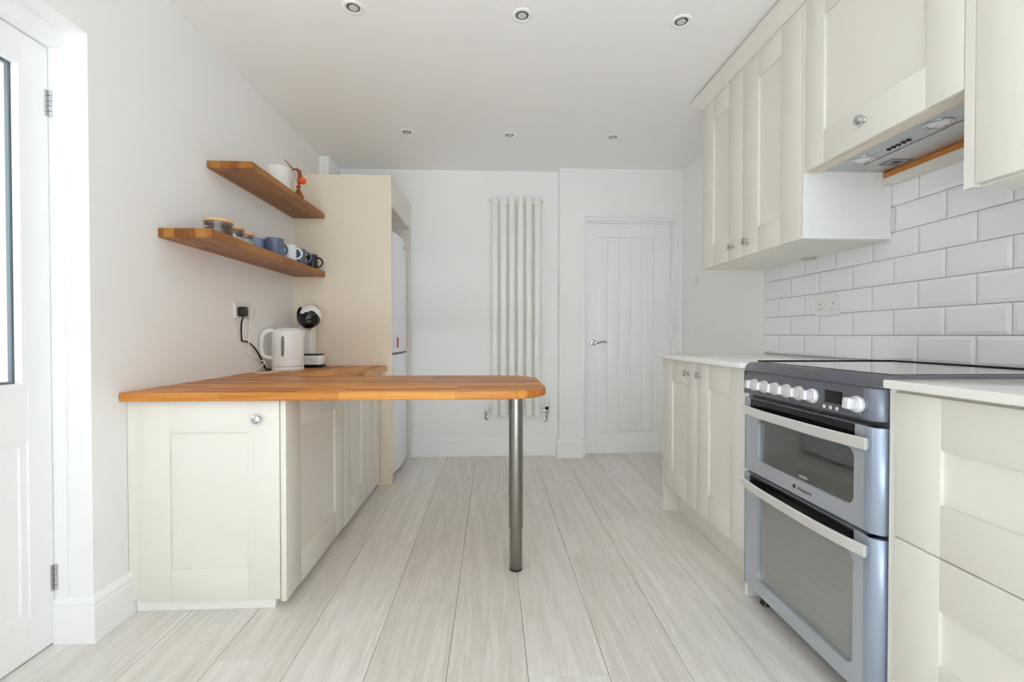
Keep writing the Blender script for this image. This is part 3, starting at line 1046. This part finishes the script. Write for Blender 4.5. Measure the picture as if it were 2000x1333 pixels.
q.tube([(.4165, yr + .017, .385), (.448, yr + .017, .387), (.457, yr + .017, .384), (.459, yr + .017, .365), (.457, yr + .020, .335)], [.011, .013, .013, .011, .009], 12, 3)
q.build('valve_body', CHROME, vr)
h = MB().lathe((.459, yr + .017, .400), (0, 0, 1), [(.012, -.006), (.015, 0), (.015, .018), (.012, .019)], 18).build('valve_collar', BLACK, vr)
MB().lathe((.459, yr + .017, .4195), (0, 0, 1), [(.014, 0), (.017, .004), (.017, .052), (.012, .058), (.002, .058)], 20).build('sensor_head', PLWHITE, vr)
MB().tube([(.457, yr + .020, .334), (.455, yr + .021, .316), (.452, yr + .040, .302), (.452, YB - .0008, .302)], .0075, 10, 4).build('tail_pipe', CHROME, vr)
MB().lathe((.452, YB - .0006, .302), (0, -1, 0), [(.019, 0), (.017, .006), (.009, .009)], 18).build('pipe_collar', CHROME, vr)

# ------------------------------------------------------------------ ceiling downlights
dl_lab = ['recessed ceiling downlight in the near row, left', 'recessed ceiling downlight in the near row, middle', 'recessed ceiling downlight in the near row, right',
          'recessed ceiling downlight in the far row, left', 'recessed ceiling downlight in the far row, middle', 'recessed ceiling downlight in the far row, right']
dproto = None
for lab, (x, y) in zip(dl_lab, ((-.580, 1.955), (.130, 1.970), (.829, 1.978), (-.573, 3.124), (.120, 3.141), (.837, 3.142))):
    if dproto is None:
        dproto = thing('downlight', lab, 'ceiling light', (x, y, ZC), 'recessed ceiling downlights')
        z = ZC - .0003
        MB().lathe((x, y, z), (0, 0, -1), [(.0455, 0), (.0455, .002), (.041, .005), (.032, .006), (.028, .003), (.0275, .0005)], 40, cap=False).build('bezel', PLWHITE, dproto, angle=60)
        MB().lathe((x, y, z), (0, 0, -1), [(.0272, 0), (.0272, .0025), (.021, .0030)], 32).build('reflector', BULBD, dproto)
        MB().lathe((x, y, z), (0, 0, -1), [(.0195, .0031), (.0185, .0045), (.002, .0050)], 32).build('lamp', LAMPOFF, dproto)
        d0 = (x, y)
    else:
        r = dproto.copy()
        COL.objects.link(r)
        r.location = (x, y, ZC)
        r['label'] = lab
        for ch in list(dproto.children):
            c = ch.copy()
            COL.objects.link(c)
            c.parent = r

# ------------------------------------------------------------------ right base units
XD = .990        # face of right doors
RZ0, RZ1 = .160, .884
c = thing('base_cabinet', 'ivory double door base cabinet beyond the cooker', 'cabinet', (1.28, 2.16, 0))
box('carcass', XD + .021, 1.580, 1.738, 2.578, RZ0, RZ1 + .001, CARC, c)
shaker(c, 'door', 'x', XD, -1, 2.159, 2.578, RZ0, RZ1, .113, .117, .112, knob_at=(2.253, .823))
shaker(c, 'door', 'x', XD, -1, 1.738, 2.155, RZ0, RZ1, .113, .117, .120, knob_at=(2.119, .825))
box('end_panel', XD, 1.580, 2.580, 2.600, .0005, RZ1 + .001, CREAM, c, .001, 1)
box('plinth', 1.074, 1.092, 1.738, 2.579, .0005, RZ0 - .001, CREAM, c)
box('cooker_side_panel', XD + .002, 1.580, 1.718, 1.736, .0005, RZ1 + .001, WHITELAM, c, .001, 1)

tag(MB().box(.957, 1.5815, 1.7185, 2.612, .8865, .9085, .004, 3).build('stone_worktop', QUARTZ), 'white quartz worktop beyond the cooker', 'worktop')
tag(MB().box(.957, 1.5815, -.75, 1.0765, .8855, .9065, .004, 3).build('stone_worktop', QUARTZ), 'white quartz worktop nearest on the right', 'worktop')

c = thing('drawer_cabinet', 'ivory base unit with deep shaker drawers in the right foreground', 'cabinet', (1.28, .6, 0))
box('end_panel', XD + .004, 1.580, 1.077, 1.0955, .0005, .8845, CREAM, c, .001, 1)
box('carcass', XD + .021, 1.580, .276, 1.0765, .16, .8845, CARC, c)
for z0, z1 in ((.5215, .8750), (.162, .5185)):
    shaker(c, 'drawer', 'x', XD, -1, .278, 1.0755, z0, z1, .114, .115, .117)
box('plinth', 1.074, 1.092, .276, 1.0765, .0005, .159, CREAM, c)
c = thing('base_cabinet', 'ivory base cabinet right of the drawers, at the picture edge', 'cabinet', (1.28, 0, 0))
box('carcass', XD + .021, 1.580, -.748, .274, .16, .8845, CARC, c)
for a, b in ((-.236, .273), (-.747, -.240)):
    shaker(c, 'door', 'x', XD, -1, a, b, .162, .8750, .114)
box('plinth', 1.074, 1.092, -.748, .274, .0005, .159, CREAM, c)

# ------------------------------------------------------------------ cooker
CY0, CY1 = 1.102, 1.712
XC = .972
ck = thing('freestanding_cooker', 'blue-grey freestanding electric cooker with two glass oven doors', 'cooker', (1.27, 1.41, 0))
bd = MB()
bd.box(1.008, 1.560, CY0, CY1, .055, .075)
bd.box(1.008, 1.560, CY0, CY0 + .03, .075, .893)
bd.box(1.008, 1.560, CY1 - .03, CY1, .075, .893)
bd.box(1.535, 1.560, CY0 + .03, CY1 - .03, .075, .893)
bd.box(1.008, 1.535, CY0 + .03, CY1 - .03, .770, .893)
bd.box(1.004, 1.535, CY0 + .03, CY1 - .03, .488, .506)
bd.build('casing', COOKGREY, ck)
cav = MB()
for z0, z1 in ((.512, .764), (.080, .484)):
    cav.box(1.030, 1.520, CY0 + .045, CY1 - .045, z0, z0 + .004)
    cav.box(1.030, 1.520, CY0 + .045, CY1 - .045, z1 - .004, z1)
    cav.box(1.030, 1.520, CY0 + .041, CY0 + .045, z0, z1)
    cav.box(1.030, 1.520, CY1 - .045, CY1 - .041, z0, z1)
    cav.box(1.516, 1.520, CY0 + .045, CY1 - .045, z0 + .004, z1 - .004)
cav.build('oven_liner', ENAMEL, ck)
for z in (.655, .585):
    rk = MB()
    for x in [1.05 + .04 * i for i in range(10)]:
        rk.tube([(x, CY0 + .05, z), (x, CY1 - .05, z)], .0016 if x > 1.06 else .0026, 5)
    rk.build('oven_rack', CHROME, ck)
for z in (.405, .245):
    rk = MB()
    for x in [1.05 + .04 * i for i in range(10)]:
        rk.tube([(x, CY0 + .05, z), (x, CY1 - .05, z)], .0016 if x > 1.06 else .0026, 5)
    rk.build('oven_rack', CHROME, ck)
# hob
sur = MB()
sur.prism([(1.560, .894), (1.560, .9135), (1.010, .9135), (.992, .9120), (.982, .9060), (.975, .8960), (.9725, .8850), (.9725, .8805), (1.01, .8805), (1.01, .894)],
          'y', CY0 - .002, CY1 + .002, .004, 2)
sur.build('hob_surround', COOKGREY, ck)
MB().prism(rrect(1.016, 1.548, CY0 + .012, CY1 - .012, .012), 'z', .9136, .9160, .0008, 1).build('ceramic_hob', HOBGLASS, ck)
rim = MB()
rim.box(1.020, 1.556, CY1 - .011, CY1 - .005, .9136, .9195)
rim.box(1.5485, 1.556, CY0 + .006, CY1 - .011, .9136, .9195)
rim.build('hob_rim', BLACK, ck)
# control panel: gently raked and recessed
cp = MB()
cp.prism([(1.007, .8795), (.975, .8795), (.966, .860), (.963, .806), (.965, .797), (1.007, .794)], 'y', CY0 + .046, CY1 - .012, .003, 2)
cpo = cp.build('control_panel', COOKGREY, ck)


def corner_col(z0, z1, near, mat, x0=1.007, xf=.966):
    y = CY0 if near else CY1
    s = 1 if near else -1
    w = .044 if near else .011
    pts = [(x0, y), (x0, y + s * w), (xf + .0015, y + s * w)]
    n = 8
    for i in range(n + 1):
        t = PI / 2 * i / n
        pts.append((xf + .030 - .030 * math.cos(t) if near else xf + .012 - .012 * math.cos(t), y + s * (w * .75 - (w * .75) * math.sin(t))))
    return pts


MB().prism(corner_col(0, 0, True, None), 'z', .795, .8795, .003, 2).build('corner_trim', COOKMID, ck)
MB().prism(corner_col(0, 0, False, None), 'z', .795, .8795, .002, 2).build('corner_trim', COOKGREY, ck)
# knobs
ax = Vector((-1, 0, .10)).normalized()
ky_ = [1.628 - i * .0602 for i in range(6)] + [1.160]
for i, y in enumerate(ky_):
    base = Vector((.9650, y, .833))
    big = 1.0
    k = MB().lathe(base, ax, [(.0225, -.002), (.0225, .004), (.0205, .010), (.0185, .012), (.0182, .016)], 28).build('knob', KNOBW, ck)
    g = MB()
    n = 6
    o_ = base + ax * .0155
    u = Vector((0, 0, 1)); u = (u - ax * u.dot(ax)).normalized()
    w = ax.cross(u)
    # rounded grip block
    bm = bmesh.new()
    bmesh.ops.create_cube(bm, size=1.0)
    for v in bm.verts:
        sx, sy, sz = v.co.x * 2, v.co.y * 2, v.co.z
        tp = .0145 if sz > 0 else .0158
        v.co = o_ + u * (sx * tp) + w * (sy * tp * .82) + ax * ((sz + .5) * .021)
    bmesh.ops.bevel(bm, geom=bm.edges[:], offset=.005, segments=3, affect='EDGES', profile=.5)
    g.take(bm, True).build('grip', KNOBW, k)
dsp = MB().add([(.9632, 1.278, .858), (.9632, 1.214, .858), (.9615, 1.214, .823), (.9615, 1.278, .823), (.968, 1.278, .858), (.968, 1.214, .858), (.968, 1.214, .823), (.968, 1.278, .823)],
               [(0, 1, 2, 3), (4, 7, 6, 5), (0, 4, 5, 1), (1, 5, 6, 2), (2, 6, 7, 3), (3, 7, 4, 0)])
dsp.build('clock_display', DISPLAY, cpo)
for y in (1.2790, 1.2545, 1.2300):
    MB().lathe((.9640, y, .8095), (-1, 0, 0), [(.0055, -.001), (.0055, .002), (.004, .003)], 14).build('clock_button', KNOBW, cpo)
rs = MB()
for y, z, a in ((1.300, .7945, .006), (1.332, .7955, .003), (1.575, .793, .004), (1.43, .806, .0022), (1.36, .812, .0022)):
    pts = [(y + a * (1 + .35 * math.sin(3 * t + y * 9)) * math.cos(t) * .7, z + a * (1 + .3 * math.sin(2 * t)) * math.sin(t)) for t in [2 * PI * i / 12 for i in range(12)]]
    rs.prism(pts, 'x', .9620, .9652)
rs.build('rust_spots', RUST, cpo)


# oven doors
def oven_door(name, z0, z1, wz0, wz1, hz, glass):
    yA, yB = CY0 + .020, CY1 - .012
    gy0, gy1 = CY0 + .078, CY1 - .088
    face = XC
    d = MB()
    outer = rrect(yA, yB, z0, z1, .0012, 8)
    inner = rrect(gy0, gy1, wz0, wz1, .026, 8)
    d.ring(outer, inner, 'x', face, face + .030)
    do = d.build(name, COOKSIL, ck, angle=30)
    MB().prism(rrect(gy0 - .004, gy1 + .004, wz0 - .004, wz1 + .004, .028), 'x', face + .010, face + .0125).build('oven_window', glass, do)
    # black strip behind the handle
    MB().box(face - .0008, face - .0001, gy0 - .002, yB - .030, z1 - .046, z1 - .001).build('handle_recess', BLACKG, do)
    # rounded corner trims of the door
    MB().prism(corner_col(0, 0, True, None, face + .030, face - .002), 'z', z0, z1, .003, 2).build('corner_trim', COOKBLUE, do)
    MB().prism(corner_col(0, 0, False, None, face + .030, face - .002), 'z', z0, z1, .002, 2).build('corner_trim', COOKBLUE, do)
    # bowed flat bar handle
    n = 22
    ya, yb = CY0 + .022, CY1 - .012
    vs, fs = [], []
    for i in range(n + 1):
        t = i / n
        y = yb + (ya - yb) * t
        bow = .024 * (1 - abs(2 * t - 1) ** 3.0)
        x = face - .016 - bow * .75
        for dx, dz in ((0, -.016), (-.004, -.013), (-.004, .013), (0, .016), (.005, .015), (.005, -.015)):
            vs.append((x + dx, y, hz + dz))
    for i in range(n):
        for k in range(6):
            j = (k + 1) % 6
            fs.append([i * 6 + k, i * 6 + j, (i + 1) * 6 + j, (i + 1) * 6 + k])
    fs += [list(range(6)), [n * 6 + k for k in range(5, -1, -1)]]
    hb_ = MB().add(vs, fs, True)
    ho = hb_.build('handle', HANDLE, do, angle=30)
    for y in (ya + .012, yb - .014):
        MB().box(face - .016, face - .0003, y - .010, y + .010, hz - .013, hz + .013, .003, 1).build('handle_bracket', COOKBLUE, ho)
    return do


top_door = oven_door('oven_door', .505, .779, .556, .712, .736, OVENGLASS)
low_door = oven_door('oven_door', .066, .494, .118, .428, .459, OVENGLASS_REFL)
for x in (1.03, 1.52):
    for y in (CY0 + .05, CY1 - .05):
        MB().lathe((x, y, 0), (0, 0, 1), [(.018, .0005), (.020, .004), (.014, .02), (.014, .0549)], 14).build('foot', BLACK, ck)


def lettering(txt, size, mat, parent, loc, name):
    cu = bpy.data.curves.new(name, 'FONT')
    cu.body = txt
    cu.size = size
    cu.extrude = .0002
    cu.align_x = 'CENTER'
    cu.align_y = 'CENTER'
    tmp = bpy.data.objects.new('tmp_text', cu)
    COL.objects.link(tmp)
    bpy.context.view_layer.update()
    me = bpy.data.meshes.new_from_object(tmp.evaluated_get(bpy.context.evaluated_depsgraph_get()))
    bpy.data.objects.remove(tmp)
    # text reads along -Y (towards the camera), faces -X
    rot = Matrix(((0, 0, -1), (-1, 0, 0), (0, 1, 0))).to_4x4()
    me.transform(rot)
    me.materials.clear()
    me.materials.append(mat)
    return link(name, me, parent, loc)


lettering('ULTIMA', .011, PLWHITE, top_door, (XC + .0098, 1.392, .5660), 'printed_name')
lettering('Hotpoint', .017, BLACK, top_door, (XC - .0003, 1.372, .5290), 'printed_logo')
lg = MB().prism(rrect(1.4145, 1.4265, .5235, .5355, .002), 'x', XC - .0006, XC - .0001).build('logo_square', BLACK, top_door)

# ------------------------------------------------------------------ wall units on the right
XU = 1.220
UZ0, UZ1 = 1.398, 2.314
c = thing('wall_cabinet', 'ivory double door wall cabinet left of the extractor', 'cabinet', (1.40, 2.18, UZ0))
box('carcass', XU + .021, 1.580, 1.752, 2.606, UZ0 + .001, UZ1, CARC, c)
shaker(c, 'door', 'x', XU, -1, 2.180, 2.606, UZ0, UZ1, .131, .116, .118, knob_at=(2.262, 1.464))
shaker(c, 'door', 'x', XU, -1, 1.762, 2.176, UZ0, UZ1, .126, .116, .118, knob_at=(2.133, 1.464))
box('side_panel', XU + .003, 1.580, 1.7415, 1.7515, UZ0 - .002, UZ1, WHITELAM, c, .001, 1)
box('front_edge', XU + .003, XU + .020, 1.7516, 1.7605, UZ0 - .002, UZ1, CREAM, c)
box('base_board', XU + .024, 1.580, 1.7520, 2.606, UZ0 - .004, UZ0 + .0005, CARC, c)
for x, y in ((1.29, 1.80), (1.47, 1.80), (1.29, 2.56), (1.47, 2.56)):
    MB().lathe((x, y, UZ0 - .0041), (0, 0, -1), [(.006, 0), (.006, .001), (.003, .0015)], 12).build('screw_cap', SOCKET, c)
pk = thing('under_cabinet_light', 'small round puck light under the double wall cabinet', 'light', (1.545, 2.165, UZ0 - .004))
MB().lathe((1.545, 2.165, UZ0 - .0043), (0, 0, -1), [(.033, 0), (.033, .006), (.026, .009)], 28).build('puck_body', CHROME, pk)
MB().lathe((1.545, 2.165, UZ0 - .0043), (0, 0, -1), [(.024, .0092), (.022, .0102), (.002, .0104)], 24).build('diffuser', LAMPOFF, pk)

HZ = 1.653
c = thing('extractor_cabinet', 'short ivory wall cabinet above the cooker housing the extractor', 'cabinet', (1.40, 1.437, HZ))
shaker(c, 'door', 'x', XU, -1, 1.137, 1.7385, HZ, UZ1, .102, .118, .120, knob_at=(1.452, 1.722))
box('carcass', XU + .021, 1.580, 1.137, 1.7395, HZ + .030, UZ1, CARC, c)
box('bottom_rail', XU + .022, XU + .062, 1.137, 1.7395, HZ - .0015, HZ + .0295, BEIGE, c)
hd = thing('extractor_hood', 'built-in steel extractor with two round lamps under the short cabinet', 'extractor', (1.42, 1.437, HZ))
box('steel_plate', XU + .066, 1.548, 1.140, 1.7385, HZ + .004, HZ + .0295, HOODSTEEL, hd, .002, 1)
ft = box('grease_filter', 1.402, 1.540, 1.150, 1.668, HZ + .0005, HZ + .0038, HOODSTEEL, hd, .001, 1)
fq = MB()
fq.ring(rrect(1.445, 1.530, 1.590, 1.655, .002, 2), rrect(1.456, 1.519, 1.600, 1.646, .002, 2), 'z', HZ - .0008, HZ + .0004)
fq.build('filter_catch', GREYP, ft)
MB().prism(rrect(1.470, 1.505, 1.612, 1.634, .002, 2), 'z', HZ - .0008, HZ + .0004).build('catch_slot', BLACK, ft)
for y in (1.612, 1.328):
    lp = MB().lathe((1.3500, y, HZ + .0039), (0, 0, -1), [(.038, 0), (.038, .002), (.035, .004), (.028, .004), (.027, .002)], 36, cap=False).build('lamp_ring', CHROME, hd, angle=60)
    MB().lathe((1.3500, y, HZ + .0039), (0, 0, -1), [(.0268, 0), (.026, .0025), (.002, .003)], 30).build('lamp_lens', PLWHITE, lp)
for i in range(5):
    y = 1.518 - i * .0185
    MB().box(1.358, 1.372, y - .0035, y + .0035, HZ - .001, HZ + .0039, .001, 1).build('push_button', BLACK, hd)
bt = thing('batten', 'cream and raw wood batten on the tiles behind the extractor', 'batten', (1.565, 1.437, 1.604))
box('cream_strip', 1.5425, 1.581, 1.1365, 1.7405, 1.604, 1.633, CREAM, bt, .001, 1)
box('raw_wood_strip', 1.5425, 1.581, 1.1365, 1.7405, 1.6333, 1.6535, PINE, bt)

c = thing('wall_cabinet', 'ivory wall cabinet right of the extractor, cut by the picture edge', 'cabinet', (1.40, .6, UZ0))
box('front_filler', XU + .001, XU + .020, 1.1085, 1.1345, UZ0 - .006, UZ1, CREAM, c, .001, 1)
box('carcass', XU + .021, 1.580, .17, 1.1345, UZ0 + .001, UZ1, CARC, c)
shaker(c, 'door', 'x', XU, -1, .642, 1.1065, UZ0, UZ1, .118)
shaker(c, 'door', 'x', XU, -1, .172, .638, UZ0, UZ1, .118)
box('base_board', XU + .024, 1.580, .172, 1.130, UZ0 - .005, UZ0 + .0005, CARC, c)

# cornice above all wall units
pf = [(1.235, UZ1 + .0005), (1.214, UZ1 + .0005), (1.212, UZ1 + .012), (1.206, UZ1 + .020), (1.192, UZ1 + .040), (1.176, UZ1 + .056), (1.170, UZ1 + .058), (1.170, UZ1 + .066), (1.235, UZ1 + .066)]
cn = thing('cornice', 'ivory cornice moulding along the top of the wall cabinets', 'cornice', (1.2, 1.4, UZ1))
n = len(pf)
vs = [(x, .17, z) for x, z in pf] + [(x, 2.606 + max(0, 1.220 - x), z) for x, z in pf]
fs = [list(range(n)), list(range(2 * n - 1, n - 1, -1))] + [[i, (i + 1) % n, n + (i + 1) % n, n + i] for i in range(n)]
MB().add(vs, fs).build('front_moulding', CREAM, cn)
vs = [(1.220 - max(0, 1.220 - x) if x <= 1.220 else x, 2.606 + max(-.015, 1.220 - x) + .0004, z) for x, z in pf]
vs = [(x, 2.606 + (1.220 - x) + .0004, z) for x, z in pf] + [(1.580, 2.606 + (1.220 - x) + .0004, z) for x, z in pf]
MB().add(vs, fs).build('return_moulding', CREAM, cn)

# ------------------------------------------------------------------ right socket and switch
so = thing('wall_socket', 'white double socket on the tiled splashback', 'socket', (1.575, 2.085, 1.11))
xt = XR - .0085
MB().box(xt - .009, xt, 2.008, 2.158, 1.109, 1.196, .002, 2).build('face_plate', SOCKET, so)
for y in (2.066, 2.094):
    MB().box(xt - .0125, xt - .0092, y - .006, y + .006, 1.150, 1.173, .001, 1).build('switch', PLWHITE, so)
for y in (2.040, 2.126):
    hh = MB()
    hh.box(xt - .0098, xt - .0091, y - .002, y + .002, 1.158, 1.169)
    hh.box(xt - .0098, xt - .0091, y - .0125, y - .0080, 1.136, 1.141)
    hh.box(xt - .0098, xt - .0091, y + .0080, y + .0125, 1.136, 1.141)
    hh.build('socket_holes', GREYP, so)
sw = thing('light_switch', 'small white light switch on the right wall near the inner door', 'switch', (XR, 3.50, 1.40))
MB().box(XR - .009, XR - .0004, 3.46, 3.545, 1.402, 1.488, .002, 2).build('face_plate', SOCKET, sw)
MB().box(XR - .013, XR - .0092, 3.494, 3.510, 1.432, 1.458, .001, 1).build('rocker', SOCKET, sw)
